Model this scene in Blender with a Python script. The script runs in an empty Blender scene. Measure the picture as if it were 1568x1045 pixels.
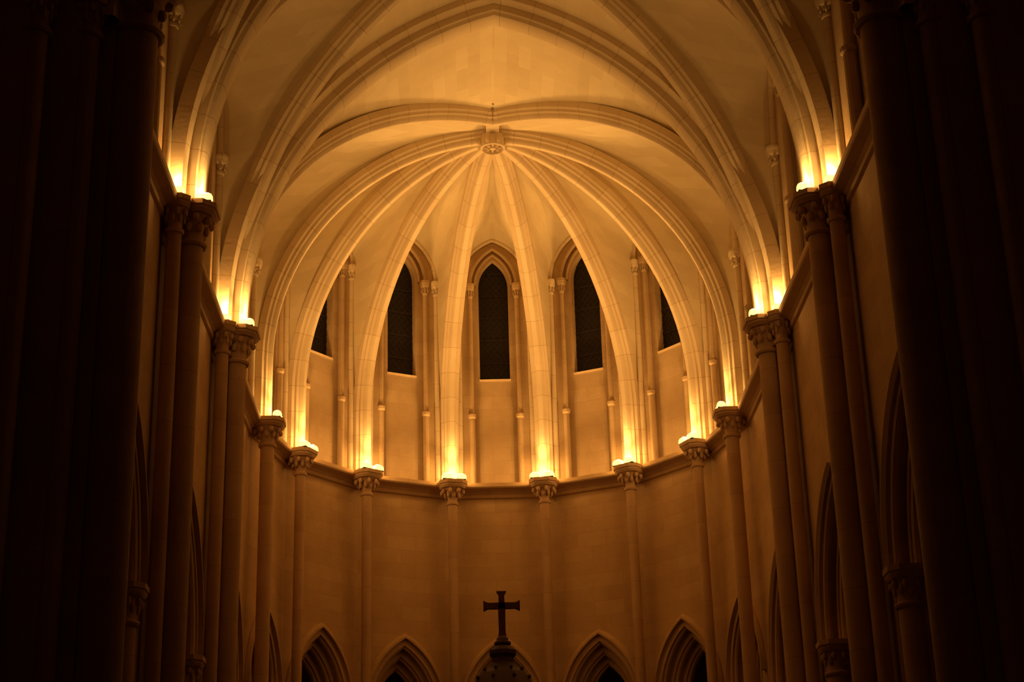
import bpy, math
from mathutils import Vector, Matrix
from mathutils.geometry import tessellate_polygon

PI=math.pi
# ------------------------------------------------------------ materials
def stone(name, c1, c2, mortar=None, bw=.75, rh=.34, bump=.25, rough=.9, msize=.006):
    m=bpy.data.materials.new(name); m.use_nodes=True
    nt=m.node_tree; N=nt.nodes; L=nt.links
    b=N['Principled BSDF']; b.inputs['Roughness'].default_value=rough
    try: b.inputs['Specular IOR Level'].default_value=.15
    except: pass
    tc=N.new('ShaderNodeTexCoord')
    n1=N.new('ShaderNodeTexNoise'); n1.inputs['Scale'].default_value=.9; n1.inputs['Detail'].default_value=6
    n1.inputs['Roughness'].default_value=.62
    L.new(tc.outputs['Object'],n1.inputs['Vector'])
    rp=N.new('ShaderNodeValToRGB'); rp.color_ramp.elements[0].position=.32; rp.color_ramp.elements[1].position=.68
    rp.color_ramp.elements[0].color=(*c2,1); rp.color_ramp.elements[1].color=(*c1,1)
    L.new(n1.outputs['Fac'],rp.inputs['Fac'])
    n2=N.new('ShaderNodeTexNoise'); n2.inputs['Scale'].default_value=14; n2.inputs['Detail'].default_value=4
    L.new(tc.outputs['Object'],n2.inputs['Vector'])
    bp=N.new('ShaderNodeBump'); bp.inputs['Strength'].default_value=bump; bp.inputs['Distance'].default_value=.02
    col=rp.outputs['Color']
    if mortar is not None:
        br=N.new('ShaderNodeTexBrick'); br.inputs['Scale'].default_value=1
        br.inputs['Brick Width'].default_value=bw; br.inputs['Row Height'].default_value=rh
        br.inputs['Mortar Size'].default_value=msize; br.inputs['Mortar Smooth'].default_value=.3
        br.inputs['Color1'].default_value=(1,1,1,1); br.inputs['Color2'].default_value=(.9,.88,.85,1)
        br.inputs['Mortar'].default_value=(*mortar,1)
        L.new(tc.outputs['UV'],br.inputs['Vector'])
        mx=N.new('ShaderNodeMix'); mx.data_type='RGBA'; mx.blend_type='MULTIPLY'
        mx.inputs[0].default_value=1
        L.new(col,mx.inputs[6]); L.new(br.outputs['Color'],mx.inputs[7]); col=mx.outputs[2]
    L.new(col,b.inputs['Base Color'])
    L.new(n2.outputs['Fac'],bp.inputs['Height']); L.new(bp.outputs['Normal'],b.inputs['Normal'])
    return m
def plain(name,c,rough=.5,metal=0,emit=None,es=0):
    m=bpy.data.materials.new(name); m.use_nodes=True
    N=m.node_tree.nodes; b=N['Principled BSDF']
    tx=N.new('ShaderNodeTexNoise'); tx.inputs['Scale'].default_value=8
    rp=N.new('ShaderNodeValToRGB')
    rp.color_ramp.elements[0].color=(*[x*.75 for x in c],1); rp.color_ramp.elements[1].color=(*c,1)
    m.node_tree.links.new(tx.outputs['Fac'],rp.inputs['Fac']); m.node_tree.links.new(rp.outputs['Color'],b.inputs['Base Color'])
    b.inputs['Roughness'].default_value=rough; b.inputs['Metallic'].default_value=metal
    if emit: b.inputs['Emission Color'].default_value=(*emit,1); b.inputs['Emission Strength'].default_value=es
    return m
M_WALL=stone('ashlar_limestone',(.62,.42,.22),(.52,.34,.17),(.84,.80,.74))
M_CLER=stone('clerestory_limestone',(.58,.43,.25),(.48,.34,.19),(.84,.80,.74))
M_WEB =stone('vault_plaster',(.74,.63,.42),(.66,.55,.36),(.97,.96,.95),bw=.9,rh=.3,bump=.10,msize=.004)
M_RIB =stone('rib_limestone',(.74,.61,.41),(.65,.52,.34),(.70,.64,.56),bw=.62,rh=4,bump=.15,msize=.008)
M_SHAFT=stone('shaft_limestone',(.58,.39,.22),(.48,.31,.17),(.72,.68,.62),bw=50,rh=.9,bump=.2)
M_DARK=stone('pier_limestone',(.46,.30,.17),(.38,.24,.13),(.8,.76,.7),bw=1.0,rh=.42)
M_FLOOR=stone('floor_flagstone',(.17,.13,.09),(.12,.095,.07),(.5,.5,.5),bw=.9,rh=.9)
M_GLASS=plain('stained_glass_night',(.006,.003,.002),.7)
M_LEAD=plain('window_lead',(.028,.017,.010),.7)
M_HOUS=plain('floodlight_housing',(.03,.03,.03),.4,.6)
M_LAMP=plain('floodlight_glass',(1,.9,.7),.3,0,(1,.52,.11),3.6)
M_CROSS=plain('cross_gilt_wood',(.10,.028,.010),.5)
M_RET=plain('retable_wood',(.07,.028,.013),.7)
M_HOLE=plain('hole_dark',(.12,.08,.04),.9)

# ------------------------------------------------------------ builder
class B:
    def __init__(s): s.v=[];s.f=[];s.uv=[];s.mi=[]
    def add(s,vs,fs,uvs=None,mi=0):
        o=len(s.v)
        for i,p in enumerate(vs):
            s.v.append(tuple(p)); s.uv.append(uvs[i] if uvs else (p[0]+p[1],p[2]))
        for f in fs: s.f.append(tuple(o+k for k in f)); s.mi.append(mi)
    def obj(s,name,mats,parent=None,smooth=False):
        me=bpy.data.meshes.new(name); me.from_pydata(s.v,[],s.f)
        ul=me.uv_layers.new(name='UVMap')
        for l in me.loops: ul.data[l.index].uv=s.uv[l.vertex_index]
        if not isinstance(mats,list): mats=[mats]
        for m in mats: me.materials.append(m)
        for i,p in enumerate(me.polygons):
            p.material_index=s.mi[i]; p.use_smooth=bool(smooth)
        me.update()
        if smooth=='auto':
            try: me.set_sharp_from_angle(angle=math.radians(40))
            except Exception: pass
        o=bpy.data.objects.new(name,me); bpy.context.scene.collection.objects.link(o)
        if parent: o.parent=parent
        return o
def grid(b,rows,uvf=None,close=False,mi=0):
    n=len(rows); m=len(rows[0]); vs=[];uv=[]
    L=0
    for i,r in enumerate(rows):
        if i>0: L+=(Vector(r[m//2])-Vector(rows[i-1][m//2])).length
        w=0
        for j,p in enumerate(r):
            if j>0: w+=(Vector(p)-Vector(r[j-1])).length
            vs.append(p); uv.append((w,L) if uvf is None else (L,w))
    fs=[]
    for i in range(n-1):
        for j in range(m-1): fs.append((i*m+j,i*m+j+1,(i+1)*m+j+1,(i+1)*m+j))
        if close: fs.append((i*m+m-1,i*m,(i+1)*m,(i+1)*m+m-1))
    b.add(vs,fs,uv,mi)
def lathe(b,prof,cx,cy,seg=20,a0=0,mi=0):
    rows=[[(cx+r*math.cos(a0+2*PI*k/seg),cy+r*math.sin(a0+2*PI*k/seg),z) for k in range(seg+1)] for r,z in prof]
    vs=[];uv=[];m=seg+1
    for r,(rr,z) in zip(rows,prof):
        for k,p in enumerate(r): vs.append(p); uv.append((k/seg*2*PI*max(rr,.01),z))
    fs=[(i*m+j,i*m+j+1,(i+1)*m+j+1,(i+1)*m+j) for i in range(len(prof)-1) for j in range(seg)]
    b.add(vs,fs,uv,mi)
def box(b,x0,x1,y0,y1,z0,z1,mi=0,M=None):
    vs=[Vector((x,y,z)) for z in(z0,z1) for y in(y0,y1) for x in(x0,x1)]
    if M is not None: vs=[M@v for v in vs]
    b.add(vs,[(0,1,3,2),(4,6,7,5),(0,4,5,1),(2,3,7,6),(0,2,6,4),(1,5,7,3)],None,mi)
def blob(b,c,rx,ry,rz,ang=0,seg=7,ring=5,mi=0):
    ca,sa=math.cos(ang),math.sin(ang); rows=[]
    for i in range(ring+1):
        ph=PI*i/ring
        row=[]
        for k in range(seg):
            t=2*PI*k/seg; x=rx*math.sin(ph)*math.cos(t); y=ry*math.sin(ph)*math.sin(t); z=rz*math.cos(ph)
            row.append((c[0]+x*ca-y*sa,c[1]+x*sa+y*ca,c[2]+z))
        rows.append(row)
    grid(b,rows,close=True,mi=mi)
def sweep(b,path,prof,S,closed=True):
    S=Vector(S).normalized(); rows=[]; n=len(path)
    P=[Vector(p) for p in path]
    for i in range(n):
        if i==0: T=P[1]-P[0]
        elif i==n-1: T=P[-1]-P[-2]
        else: T=(P[i+1]-P[i]).normalized()+(P[i]-P[i-1]).normalized()
        T.normalize(); O=T.cross(S).normalized()
        rows.append([tuple(P[i]+S*a+O*c) for a,c in prof])
    grid(b,rows,uvf=1,close=closed)
def tube(b,path,r,S,seg=8):
    sweep(b,path,[(r*math.cos(2*PI*k/seg),r*math.sin(2*PI*k/seg)) for k in range(seg)],S)
def half_arch(a,z0,h,zb=None,off=0,n=26,stilt=5):
    c=(h*h-a*a)/(2*a); R=a+c; Ro=R+off
    th1=math.acos(max(-1,min(1,c/Ro))); out=[]
    if zb is not None and zb<z0-1e-4:
        for i in range(stilt): out.append((a+off,zb+(z0-zb)*i/stilt))
    for i in range(n+1):
        t=th1*i/n; out.append((-c+Ro*math.cos(t),z0+Ro*math.sin(t)))
    return out
def pointed(uc,a,zb,zs,h,n=12):
    hp=half_arch(a,zs,h,n=n)
    L=[(uc-x,z) for x,z in hp]; Rr=[(uc+x,z) for x,z in hp][::-1][1:]
    return [(uc-a,zb)]+L+Rr+[(uc+a,zb)]
def panel(b,p0,p1,z0,z1,nrm,off,depth,notch=None,holes=(),back=True):
    p0=Vector((*p0,0)); p1=Vector((*p1,0)); U=(p1-p0); Lg=U.length; U.normalize(); nr=Vector((*nrm,0)).normalized()
    outer=[(0,z0)]+(list(notch) if notch else [])+[(Lg,z0),(Lg,z1),(0,z1)]
    loops=[outer]+[list(h) for h in holes]
    flat=[p for l in loops for p in l]
    tris=tessellate_polygon([[Vector((u,z,0)) for u,z in l] for l in loops])
    def W(u,z,d): return p0+U*u+Vector((0,0,z))+nr*d
    vs=[W(u,z,off) for u,z in flat]; uv=[(u,z) for u,z in flat]
    b.add(vs,[tuple(t) for t in tris],uv)
    if back: b.add([W(u,z,off+depth) for u,z in flat],[tuple(t) for t in tris],uv)
    for l in loops:
        for i in range(len(l)):
            a=l[i]; c=l[(i+1)%len(l)]
            b.add([W(*a,off),W(*c,off),W(*c,off+depth),W(*a,off+depth)],[(0,1,2,3)],[(0,a[1]),(.01,c[1]),(depth,c[1]),(depth,a[1])])
def wpath(p0,p1,nrm,pts,off):
    p0=Vector((*p0,0)); p1=Vector((*p1,0)); U=(p1-p0).normalized(); nr=Vector((nrm[0],nrm[1],0)).normalized()
    return [p0+U*u+Vector((0,0,z))+nr*off for u,z in pts]
def empty(name):
    o=bpy.data.objects.new(name,None); bpy.context.scene.collection.objects.link(o); return o

# ------------------------------------------------------------ plan
ZC=13.6; R=5.0; WX=5.4
ang=[12.857,38.571,64.286,90.0]
def cap_xy(k,r=R): a=math.radians(ang[k]); return (r*math.sin(a), r*math.cos(a))
YE,YF,YG=-5.2,-10.45,-15.7
BOSS=(0,.3); EJ=(0,-.45)

# ------------------------------------------------------------ capitals & columns
def capital(b,x,y,zt,w,r,h=.55,rot=0,lobes=8):
    s=w; cc=[(1,.55),(.55,1),(-.55,1),(-1,.55),(-1,-.55),(-.55,-1),(.55,-1),(1,-.55)]
    ca,sa=math.cos(rot),math.sin(rot); rows=[]
    for k,z in ((0,zt),(1,zt),(1,zt-.08),(.93,zt-.10),(.93,zt-.125),(.80,zt-.18),(.0,zt-.18)):
        rows.append([(x+k*s*(px*ca-py*sa),y+k*s*(px*sa+py*ca),z) for px,py in cc])
    grid(b,rows,close=True)
    pr=[]
    for i in range(9):
        t=i/8; pr.append((r+(w*.76-r)*((1-t)**2.2),zt-.18-(h-.18)*t))
    pr+=[(r*1.0,zt-h),(r*1.28,zt-h-.02),(r*1.32,zt-h-.05),(r*1.2,zt-h-.085),(r,zt-h-.09)]
    lathe(b,pr,x,y,16,rot)
    for k in range(lobes):
        a=rot+2*PI*(k+.5)/lobes
        rr=w*.76; blob(b,(x+rr*math.cos(a),y+rr*math.sin(a),zt-.26),w*.15,w*.14,.07,a)
        a=rot+2*PI*k/lobes; rr=(r+w*.7)*.5; blob(b,(x+rr*math.cos(a),y+rr*math.sin(a),zt-h*.66),w*.11,w*.13,.09,a)
def base(b,x,y,r,z0=0):
    lathe(b,[(r*1.7,z0),(r*1.7,z0+.25),(r*1.5,z0+.3),(r*1.55,z0+.38),(r*1.15,z0+.44),(r*1.2,z0+.5),(r,z0+.54)],x,y,20)
def column(name,x,y,zt,w,r,rot,sides=(),mat=M_SHAFT,h=.55,z0=0):
    b=B(); capital(b,x,y,zt,w,r,h,rot)
    lathe(b,[(r,z0+.5),(r,(z0+zt)/2),(r,zt-h)],x,y,20,rot); base(b,x,y,r,z0)
    for (sx,sy,sr,sw,szt) in sides:
        capital(b,sx,sy,szt,sw,sr,h*.85,rot); lathe(b,[(sr,z0+.5),(sr,szt-h*.85)],sx,sy,14,rot); base(b,sx,sy,sr,z0)
    return b.obj(name,mat,smooth='auto')
for sg in (-1,1):
    for k in range(3):
        x,y=cap_xy(k,5.03); a=math.atan2(y,sg*x)
        column('engaged_column',sg*x,y,ZC,.34,.115,a,h=.5)
    for yy in (0,YE,YF):
        w=.42 if yy else .37
        if yy: column('engaged_column',sg*5.0,yy,ZC,w,.20,0,[(sg*5.2,yy+.36,.12,.26,ZC-.0),(sg*5.2,yy-.36,.12,.26,ZC-.0)],h=.6)
        else: column('engaged_column',sg*5.02,yy,ZC,w,.15,0,h=.52)
# crossing piers
for sg in (-1,1):
    p=empty('crossing_pier')
    b=B(); x=sg*4.9
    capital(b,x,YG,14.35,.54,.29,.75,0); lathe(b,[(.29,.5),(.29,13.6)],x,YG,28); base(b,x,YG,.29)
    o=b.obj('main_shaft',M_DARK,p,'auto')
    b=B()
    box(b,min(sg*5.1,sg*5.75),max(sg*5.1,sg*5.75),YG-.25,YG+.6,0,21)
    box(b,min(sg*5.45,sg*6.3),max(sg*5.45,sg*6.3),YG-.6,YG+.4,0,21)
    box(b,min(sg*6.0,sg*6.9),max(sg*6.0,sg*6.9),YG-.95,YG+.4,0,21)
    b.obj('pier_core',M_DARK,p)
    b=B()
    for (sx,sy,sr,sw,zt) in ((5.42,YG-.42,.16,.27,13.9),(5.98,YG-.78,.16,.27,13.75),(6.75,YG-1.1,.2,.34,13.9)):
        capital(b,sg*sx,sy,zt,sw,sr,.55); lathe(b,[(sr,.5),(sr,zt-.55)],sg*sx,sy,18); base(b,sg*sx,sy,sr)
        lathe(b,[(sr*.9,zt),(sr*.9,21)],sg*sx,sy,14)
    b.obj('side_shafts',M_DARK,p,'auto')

# ------------------------------------------------------------ walls
wi=[0]
def window(p0,p1,nrm,uc,a,zb,zs,h,off):
    wi[0]+=1; e=empty('window_%d'%wi[0])
    pts=pointed(uc,a,zb,zs,h); W=wpath(p0,p1,nrm,pts,off)
    b=B(); b.add(W,[tuple(range(len(W)))]); b.obj('glass',M_GLASS,e)
    b=B(); zt=zs+h
    p0v=Vector((*p0,0)); U=(Vector((*p1,0))-p0v).normalized(); nr=Vector((*nrm,0)).normalized()
    def X(u,z): return p0v+U*u+Vector((0,0,z))+nr*(off-.02)
    def inside(u,z):
        d=abs(u-uc)
        if z<zb or d>a: return False
        if z<=zs: return True
        c=(h*h-a*a)/(2*a); return (d+c)**2+(z-zs)**2<(a+c)**2
    st=.20 if a<.5 else .26
    t=.011
    for s in (-1,1):
        for k in range(-60,60):
            pts=[]; cst=k*st
            N=60
            run=None
            for i in range(N+1):
                u=uc-a+2*a*i/N; z=zb+cst+s*(u-uc)*1.25+ (1.2 if s<0 else 0)
                if inside(u,z):
                    if run is None: run=(u,z)
                    last=(u,z)
                elif run is not None:
                    if last!=run: pts.append((run,last))
                    run=None
            if run is not None and last!=run: pts.append((run,last))
            for A,C in pts:
                b.add([X(A[0],A[1]-t),X(C[0],C[1]-t),X(C[0],C[1]+t),X(A[0],A[1]+t)],[(0,1,2,3)])
    z=zb+.5
    while z<zs+h*.7:
        if inside(uc,z):
            w=a
            while not inside(uc+w*.999,z): w-=.01
            b.add([X(uc-w,z-.018),X(uc+w,z-.018),X(uc+w,z+.018),X(uc-w,z+.018)],[(0,1,2,3)])
        z+=.62
    b.obj('leading',M_LEAD,e)

def lower_bay(b,p0,p1,nrm,L,big):
    uc=L/2
    if big: orders=[(2.0,2.62),(1.78,2.35),(1.56,2.1)]; zs=7.3; hood=(2.14,2.74)
    else:   orders=[(.86,1.5),(.72,1.28),(.58,1.06)]; zs=8.1; hood=(.98,1.66)
    off=0
    for i,(a,h) in enumerate(orders):
        panel(b,p0,p1,0,ZC-.1,nrm,off,.24,notch=pointed(uc,a,0,zs,h))
        off+=.24
    nr=Vector((*nrm,0)); 
    hp=pointed(uc,hood[0],zs-.1,zs,hood[1])
    sweep(b,wpath(p0,p1,nrm,hp,0),[(.02,-.0),(-.09,-.0),(-.09,.05),(-.03,.12),(.02,.12)],nr)
    off=0
    for i,(a,h) in enumerate(orders[:3]):
        rr=.075 if big else .05
        tube(b,wpath(p0,p1,nrm,pointed(uc,a-rr*.2,.0,zs,h-rr*.2),off+.10),rr,nr)
        off+=.24
def upper_bay(b,p0,p1,nrm,L,big):
    uc=L/2; nr=Vector((*nrm,0)); zr=15.4
    if big:
        ua,uzs,uh=1.1,18.0,1.3; ia,izb,izs,ih=.75,16.2,18.0,1.0
    else:
        ua,uzs,uh=.60,19.0,1.0; ia,izb,izs,ih=.38,16.43,19.0,.74
    RD=.12
    panel(b,p0,p1,ZC-.1,21.0,nrm,0,RD,holes=[pointed(uc,ua,ZC+.02,uzs,uh)])
    panel(b,p0,p1,ZC-.1,21.0,nrm,RD,.45,holes=[pointed(uc,ia,izb,izs,ih)])
    r=.055 if not big else .08
    W=wpath(p0,p1,nrm,[(uc-ia-.02,izb),(uc+ia+.02,izb)],RD-.03)
    W2=wpath(p0,p1,nrm,[(uc-ia-.02,izb-.05),(uc+ia+.02,izb-.05)],RD)
    W3=wpath(p0,p1,nrm,[(uc-ia-.02,izb),(uc+ia+.02,izb)],RD+.1)
    b.add(W+W2+W3,[(0,1,3,2),(0,1,5,4)])
    arch=pointed(uc,ua,uzs,uzs,uh)[1:-1]
    tube(b,wpath(p0,p1,nrm,arch,.0),r*.9,nr)
    tube(b,wpath(p0,p1,nrm,pointed(uc,ua-.12,uzs,uzs,uh-.13)[1:-1],RD-.02),r*.7,nr)
    window(p0,p1,nrm,uc,ia,izb,izs,ih,RD+.2)
    for s in (-1,1):
        c=wpath(p0,p1,nrm,[(uc+s*ua,0)],0)[0]
        capital(b,c.x,c.y,uzs,r*2.1,r,.3,math.atan2(nr.y,nr.x)); lathe(b,[(r,zr+.1),(r,uzs-.3)],c.x,c.y,12)
        q=r*1.35
        lathe(b,[(q,ZC),(q,zr-.06),(r*1.8,zr-.02),(r*1.9,zr+.05),(r*1.3,zr+.09),(r,zr+.12)],c.x,c.y,12)
verts=[(-WX*math.sin(math.radians(a)),WX*math.cos(math.radians(a))) for a in ang[::-1]]
verts+=[(-x,y) for x,y in verts[::-1]]
apse=[(verts[i],verts[i+1]) for i in range(7)]
bl=B(); bu=B()
for p0,p1 in apse:
    m=((p0[0]+p1[0])/2,(p0[1]+p1[1])/2); l=math.hypot(*m); n=(m[0]/l,m[1]/l)
    Lg=math.hypot(p1[0]-p0[0],p1[1]-p0[1])
    lower_bay(bl,p0,p1,n,Lg,False); upper_bay(bu,p0,p1,n,Lg,False)
bl.obj('wall_apse_arcade',M_WALL); bu.obj('wall_apse_clerestory',M_CLER)
for sg,nm in ((-1,'north'),(1,'south')):
    b=B(); b2=B()
    for y0,y1 in ((YE,0),(YF,YE),(YG,YF)):
        p0,p1=(sg*WX,y0),(sg*WX,y1); n=(sg,0); Lg=y1-y0
        lower_bay(b,p0,p1,n,Lg,True); upper_bay(b2,p0,p1,n,Lg,True)
    b.obj('wall_'+nm+'_arcade',M_WALL); b2.obj('wall_'+nm+'_clerestory',M_CLER)
for sg in (-1,1):
    for y0,y1 in ((YE,0),(YF,YE),(YG,YF)):
        for yy in (y0+2.62-1.72,y1-2.62+1.72):
            column('arcade_column',sg*(WX+.12),yy,7.3,.30,.17,0,h=.5)
b=B()
pts=[(-10,YG+.2)]+[(-10,0)]+[(10*math.cos(PI-PI*i/14),10*math.sin(PI-PI*i/14)) for i in range(1,14)]+[(10,0),(10,YG+.2)]
rows=[[(x,y,z) for x,y in pts] for z in (0,6,12.5)]
grid(b,rows); b.obj('wall_ambulatory',M_DARK)
b=B()
inn=[(-6.1,YG+.2),(-6.1,0)]+[(6.1*math.cos(PI-PI*i/14),6.1*math.sin(PI-PI*i/14)) for i in range(1,14)]+[(6.1,0),(6.1,YG+.2)]
grid(b,[[(x,y,12.5) for x,y in pts],[(x,y,12.5) for x,y in inn]]); b.obj('ceiling_ambulatory',M_DARK)
b=B(); grid(b,[[(-16,-42,0),(16,-42,0)],[(-16,11,0),(16,11,0)]]); b.obj('floor',M_FLOOR)
for sg,nm in ((-1,'north'),(1,'south')):
    b=B(); x0,x1=sorted((sg*6.5,sg*16)); box(b,x0,x1,YG-.3,YG+.3,0,21); b.obj('wall_transept_'+nm,M_DARK)

# cornice
b=B()
plan=[(-WX,YG)]+verts+[(WX,YG)]
prof=[(0,ZC-.34),(.05,ZC-.32),(.07,ZC-.27),(.04,ZC-.24),(.10,ZC-.18),(.2,ZC-.14),(.25,ZC-.12),(.27,ZC-.09),(.27,ZC),(0,ZC)]
rows=[]
for i,p in enumerate(plan):
    P=Vector(p)
    ds=[]
    if i>0: ds.append((P-Vector(plan[i-1])).normalized())
    if i<len(plan)-1: ds.append((Vector(plan[i+1])-P).normalized())
    ns=[Vector((d.y,-d.x)) for d in ds]
    nn=sum(ns,Vector((0,0))); nn.normalize(); k=1/max(.5,nn.dot(ns[0]))
    rows.append([(P.x+nn.x*k*o,P.y+nn.y*k*o,z) for o,z in prof])
grid(b,rows,uvf=1); b.obj('trim_cornice',M_WALL)

# ------------------------------------------------------------ vault
RIBP=[(-.22,.36),(-.22,.22),(-.165,.18),(-.165,.13),(-.11,.10),(-.10,.04),(-.055,0),(.055,0),(.10,.04),(.11,.10),(.165,.13),(.165,.18),(.22,.22),(.22,.36)]
TRP=[(-.46,.55),(-.46,.30),(-.38,.26),(-.27,.26),(-.27,.12),(-.22,.10),(-.2,.03),(-.14,0),(.14,0),(.2,.03),(.22,.10),(.27,.12),(.27,.26),(.38,.26),(.46,.30),(.46,.55)]
def rib3(P,Q,a,z0,h,off=0,n=26):
    P=Vector(P);Q=Vector(Q); hp=half_arch(a,z0,h,ZC,off,n)
    d=(Q-P); out=[]
    for x,z in hp:
        t=1-x/a
        q=P+d*t; out.append(Vector((q.x,q.y,z)))
    return out
def mk_rib(P,Q,a,z0,h):
    pts=rib3(P,Q,a,z0,h); b=B(); d=(Vector(Q)-Vector(P)).normalized()
    S=Vector((0,0,1)).cross(Vector((d.x,d.y,0)))
    sweep(b,pts,RIBP,S); return b.obj('vault_rib',M_RIB,smooth='auto')
A_R=(4.95,15.0,5.45)
A_E=(4.95,13.9,6.6)
A_T=(4.8,13.9,6.4)
A_X=(4.9,13.9,6.75)
OFF=.26
web=B()
def half_cell(rib,edge,mid,zs,za,ZB=ZC,n=8):
    edge=Vector(edge); mid=Vector((mid[0],mid[1])); hw=(mid-edge).length; h=za-zs
    c=(h*h-hw*hw)/(2*hw); Rr=hw+c; zt=rib[-1].z; fo=[]
    for p in rib:
        z=ZB+(za-ZB)*(p.z-ZB)/(zt-ZB)
        if z<=zs: x=hw
        else: x=max(0,math.sqrt(max(0,Rr*Rr-(z-zs)**2))-c)
        q=mid+(edge-mid)*(x/hw); fo.append(Vector((q.x,q.y,z)))
    fo[-1]=Vector((mid.x,mid.y,za))
    rows=[[tuple(r.lerp(f,j/n)) for j in range(n+1)] for r,f in zip(rib,fo)]
    grid(web,rows); return fo
def lerp_cell(A,C,n=16):
    grid(web,[[tuple(a.lerp(c,j/n)) for j in range(n+1)] for a,c in zip(A,C)])
def wallpt(p0,p1,u):
    p0=Vector(p0);p1=Vector(p1);d=(p1-p0).normalized(); return p0+d*u
capsL=[(-cap_xy(k,4.95)[0],cap_xy(k,4.95)[1]) for k in (3,2,1,0)]; caps=capsL+[(-x,y) for x,y in capsL[::-1]]
for c in caps: mk_rib(c,BOSS,*A_R)
frm=B()
def formeret(p0,p1,n,u0,u1,zs,za,r):
    uc=(u0+u1)/2; hw=(u1-u0)/2
    pts=pointed(uc,hw,ZC,zs,za-zs,14)
    tube(frm,wpath(p0,p1,n,pts,-.03),r,Vector((n[0],n[1],0)),10)
    for s in (-1,1):
        c=wpath(p0,p1,n,[(uc+s*hw,0)],-.03)[0]; capital(frm,c.x,c.y,zs,r*2.1,r,.3,math.atan2(n[1],n[0]))
for i,(p0,p1) in enumerate(apse):
    m=(Vector(p0)+Vector(p1))/2; n=m.normalized()
    Lg=(Vector(p1)-Vector(p0)).length; e0=wallpt(p0,p1,.3); e1=wallpt(p0,p1,Lg-.3)
    half_cell(rib3(caps[i],BOSS,*A_R,off=OFF),e0,m,19.0,20.25)
    half_cell(rib3(caps[i+1],BOSS,*A_R,off=OFF),e1,m,19.0,20.25)
    formeret(p0,p1,(n.x,n.y),.3,Lg-.3,19.0,20.25,.07)
for sg in (-1,1):
    mk_rib((sg*4.95,YE+.12),EJ,*A_E)
    rD=rib3((sg*4.95,0),BOSS,*A_R,off=OFF); rE=rib3((sg*4.95,YE+.12),EJ,*A_E,off=OFF)
    m=Vector((sg*WX,YE/2))
    half_cell(rD,(sg*WX,-.5),m,17.2,20.0); half_cell(rE,(sg*WX,YE+.5),m,17.2,20.0)
    web.add([rD[-1],rE[-1],(m.x,m.y,20.0)],[(0,1,2)])
    formeret((sg*WX,YE),(sg*WX,0),(sg,0),.5,-YE-.5,17.2,20.0,.09)
    tE=rib3((sg*4.8,YE),(0,YE),*A_T,off=.4)
    lerp_cell(tE,rE)
for ya,yb in ((YE,YF),(YF,YG)):
    yc=(ya+yb)/2
    for sg in (-1,1):
        m=Vector((sg*WX,yc))
        for yy,s in ((ya,-1),(yb,1)):
            P=(sg*4.95,yy+s*.12); mk_rib(P,(0,yc),4.95,*A_X[1:])
            rX=rib3(P,(0,yc),4.95,*A_X[1:],off=OFF)
            half_cell(rX,(sg*WX,yy+s*.55),m,17.0,20.2)
            lerp_cell(rib3((sg*4.8,yy),(0,yy),*A_T,off=.4),rX)
        formeret((sg*WX,yb),(sg*WX,ya),(sg,0),.55,ya-yb-.55,17.0,20.2,.09)
web.obj('ceiling_vault',M_WEB,smooth=True)
frm.obj('wall_rib_shafts',M_RIB,smooth='auto')
for yy in (YE,YF,YG):
    l=rib3((-4.8,yy),(0,yy),*A_T); r=[Vector((-p.x,p.y,p.z)) for p in l[::-1]][1:]
    b=B(); sweep(b,l+r,TRP,(0,1,0)); b.obj('transverse_arch',M_RIB,smooth='auto')
def mk_boss(x,y,z,r):
    b=B()
    lathe(b,[(r*.72,z+.3),(r*.98,z+.3),(r*1.0,z+.06),(r*.93,z),(r*.8,z-.02),(r*.72,z+.03),(r*.70,z+.3)],x,y,28)
    lathe(b,[(0,z-.03),(r*.2,z-.01),(r*.26,z+.05),(r*.22,z+.3)],x,y,16)
    for k in range(8):
        a=2*PI*k/8; blob(b,(x+r*.47*math.cos(a),y+r*.47*math.sin(a),z+.05),r*.22,r*.10,.06,a)
        blob(b,(x+r*1.02*math.cos(a+PI/8),y+r*1.02*math.sin(a+PI/8),z+.1),r*.14,r*.14,.08,a)
    lathe(b,[(0,z+.2),(r*.8,z+.2)],x,y,20)
    b.obj('vault_boss',M_RIB,smooth='auto')
mk_boss(0,BOSS[1],20.3,.31)
mk_boss(0,(YE+YF)/2,20.5,.36); mk_boss(0,(YF+YG)/2,20.5,.36)
b=B(); box(b,-.15,.15,EJ[1]-.02,BOSS[1],20.58,20.8); b.obj('ridge_rib',M_RIB)
def hole(x,y,z):
    b=B(); lathe(b,[(.0,z+.05),(.02,z+.05),(.02,z-.005),(.032,z-.01),(.036,z+.0),(.036,z+.2)],x,y,14); b.obj('vault_lamp_hole',M_HOLE,smooth='auto')
hole(.12,-2.9,20.73); hole(.02,-1.0,20.76)

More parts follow.
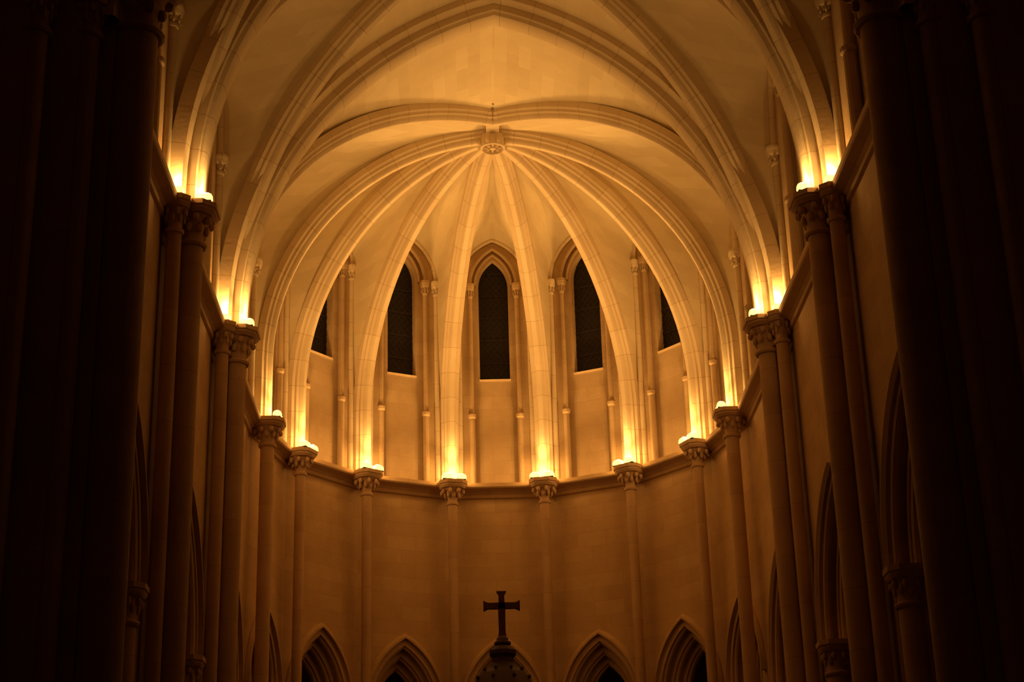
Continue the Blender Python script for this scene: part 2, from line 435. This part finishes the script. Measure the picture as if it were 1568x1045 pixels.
# ------------------------------------------------------------ floodlights
LC=(1.0,.515,.14)
def flood(x,y,dirx,diry,inx,iny,power,glow,tilt,sc=1.0):
    """uplighter: low tray with a glowing domed lens"""
    e=empty('floodlight'); e.location=(x,y,ZC)
    b=B(); a=math.atan2(diry,dirx); M=Matrix.Rotation(a,4,'Z')
    box(b,-.10*sc,.10*sc,-.07*sc,.07*sc,0,.02,0,M)
    rows=[]
    for k,z in ((1,.021),(1.04,.06),(1.0,.10),(.85,.135),(.55,.155),(0,.16)):
        row=[]
        for j in range(16):
            t=2*PI*j/16; cx_,sx_=math.cos(t),math.sin(t)
            px=math.copysign(abs(cx_)**.6,cx_)*.115*sc*k; py=math.copysign(abs(sx_)**.6,sx_)*.08*sc*k
            v=M@Vector((px,py,z)); row.append(tuple(v))
        rows.append(row)
    grid(b,rows,close=True,mi=1)  # lens shaped wider than the lamp, standing in for its bloom
    o=b.obj('fitting',[M_HOUS,M_LAMP],e,True)
    l=bpy.data.lights.new('beam','SPOT'); l.energy=power; l.color=LC; l.shadow_soft_size=.06
    l.spot_size=math.radians(116); l.spot_blend=.9
    lo=bpy.data.objects.new('beam',l); bpy.context.scene.collection.objects.link(lo); lo.parent=e; lo.location=(0,0,.24)
    d=Vector((inx*tilt,iny*tilt,1)); lo.rotation_euler=d.to_track_quat('-Z','Y').to_euler()
    l=bpy.data.lights.new('spill','POINT'); l.energy=glow; l.color=LC; l.shadow_soft_size=.05
    lo=bpy.data.objects.new('spill',l); bpy.context.scene.collection.objects.link(lo); lo.parent=e; lo.location=(0,0,.23)
for sg in (-1,1):
    for k in range(3):
        x,y=cap_xy(k,4.81); x*=sg; t=Vector((-y,x)).normalized()
        for s in (-1,1): flood(x+t.x*s*.17,y+t.y*s*.17,t.x,t.y,-x/5,-y/5,200,18,.42,1.15)
    for s in (-1,1): flood(sg*4.80,s*.18,0,1,-sg,0,190,18,.35,1.15)
    for yy,pw in ((YE,115),(YF,50)):
        flood(sg*4.75,yy-.25,1,0,-sg,0,pw,22,.25,.95)
        flood(sg*5.16,yy-.52,1,0,-sg,0,pw*.7,22,.3,1.0)
        flood(sg*5.10,yy+.52,1,0,-sg,0,pw,18,.3,1.0)  # extra rear uplighter, added to balance light on the far side

# ------------------------------------------------------------ altar retable and cross
e=empty('altar_retable'); ya=-3.0; e.location.x=-.11
b=B()
box(b,-1.6,1.6,ya-.6,ya+.5,0,1.05); box(b,-1.75,1.75,ya-.7,ya+.55,1.05,1.18)
box(b,-1.5,1.5,ya+.0,ya+.5,1.18,3.2)
for k in range(5): lathe(b,[(.09,1.2),(.07,1.4),(.07,2.8),(.12,3.0),(.12,3.2)],-1.3+k*.65,ya-.05,12)
lathe(b,[(.8,3.2),(.8,3.4),(.62,3.5),(.58,5.9),(.66,6.0),(.78,6.12),(.78,6.25),(.66,6.35)],0,ya+.2,8,PI/8)
for k in range(8):
    a=PI/8+2*PI*k/8; cx,cy=.68*math.cos(a),ya+.2+.68*math.sin(a)
    lathe(b,[(.07,3.4),(.05,3.6),(.05,5.7),(.09,5.95),(.05,6.2),(.09,6.5),(0,6.95)],cx,cy,8)
b.obj('tabernacle_tower',M_RET,e)
b=B()
lathe(b,[(.66,6.35),(.66,6.8),(.74,6.95),(.68,7.05),(.60,7.25),(.52,7.38),(.44,7.5),(.30,7.60),(.22,7.70),(.21,7.80),(.27,7.86),(.27,7.93),(.20,8.0),(.10,8.05),(0,8.06)],0,ya+.2,8,PI/8)
for k in range(8):
    a=PI/8+2*PI*k/8
    for rr,zz,s in ((.62,7.18,.04),(.52,7.4,.035),(.38,7.57,.03)):
        blob(b,(rr*math.cos(a),ya+.2+rr*math.sin(a),zz),s*1.2,s,s*1.4,a)
b.obj('canopy',M_RET,e)
b=B()
def flare(b,x0,z0,x1,z1,w,y):
    P=Vector((x0,0,z0));Q=Vector((x1,0,z1)); d=(Q-P).normalized(); s=Vector((-d.z,0,d.x)); L=(Q-P).length
    sec=[(0,w),(L*.72,w*.92),(L*.85,w*1.2),(L*.97,w*1.6),(L,w*1.5)]
    rows=[]
    for t,ww in sec:
        c=P+d*t
        rows.append([(c.x+s.x*ww,y-.05,c.z+s.z*ww),(c.x+s.x*ww,y+.05,c.z+s.z*ww),(c.x-s.x*ww,y+.05,c.z-s.z*ww),(c.x-s.x*ww,y-.05,c.z-s.z*ww)])
    grid(b,rows,close=True)
    o=rows[-1]; b.add(o,[(0,1,2,3)]); b.add(rows[0],[(0,1,2,3)])
zc=8.8; y=ya+.2
flare(b,0,zc,-.35,zc,.06,y);flare(b,0,zc,.35,zc,.06,y);flare(b,0,zc,0,9.08,.06,y);flare(b,0,zc,0,8.08,.07,y)
lathe(b,[(0,8.22),(.08,8.22),(.11,8.17),(.12,8.12),(.16,8.10),(.16,8.06)],0,y,14)
o=b.obj('altar_cross',M_CROSS); o.location.x=-.11

# ------------------------------------------------------------ world
w=bpy.data.worlds.new('night'); bpy.context.scene.world=w; w.use_nodes=True
w.node_tree.nodes['Background'].inputs[0].default_value=(1,.25,.07,1); w.node_tree.nodes['Background'].inputs[1].default_value=.012
bpy.context.scene.view_settings.view_transform='Standard'

# ------------------------------------------------------------ camera
cx,cy,yaw,pi_,ro,f=-0.6122,-34.98279,0.02638,0.37449,-0.0291,2604.98
F=Vector((math.sin(yaw)*math.cos(pi_),math.cos(yaw)*math.cos(pi_),math.sin(pi_)))
R0=Vector((math.cos(yaw),-math.sin(yaw),0)); U0=R0.cross(F)
Rr=R0*math.cos(ro)+U0*math.sin(ro); U=U0*math.cos(ro)-R0*math.sin(ro)
cam=bpy.data.cameras.new('camera'); co=bpy.data.objects.new('camera',cam); bpy.context.scene.collection.objects.link(co)
co.matrix_world=Matrix(((Rr[0],U[0],-F[0],cx),(Rr[1],U[1],-F[1],cy),(Rr[2],U[2],-F[2],1.6),(0,0,0,1)))
cam.sensor_width=36; cam.lens=f/1568*36; cam.clip_end=200
bpy.context.scene.camera=co
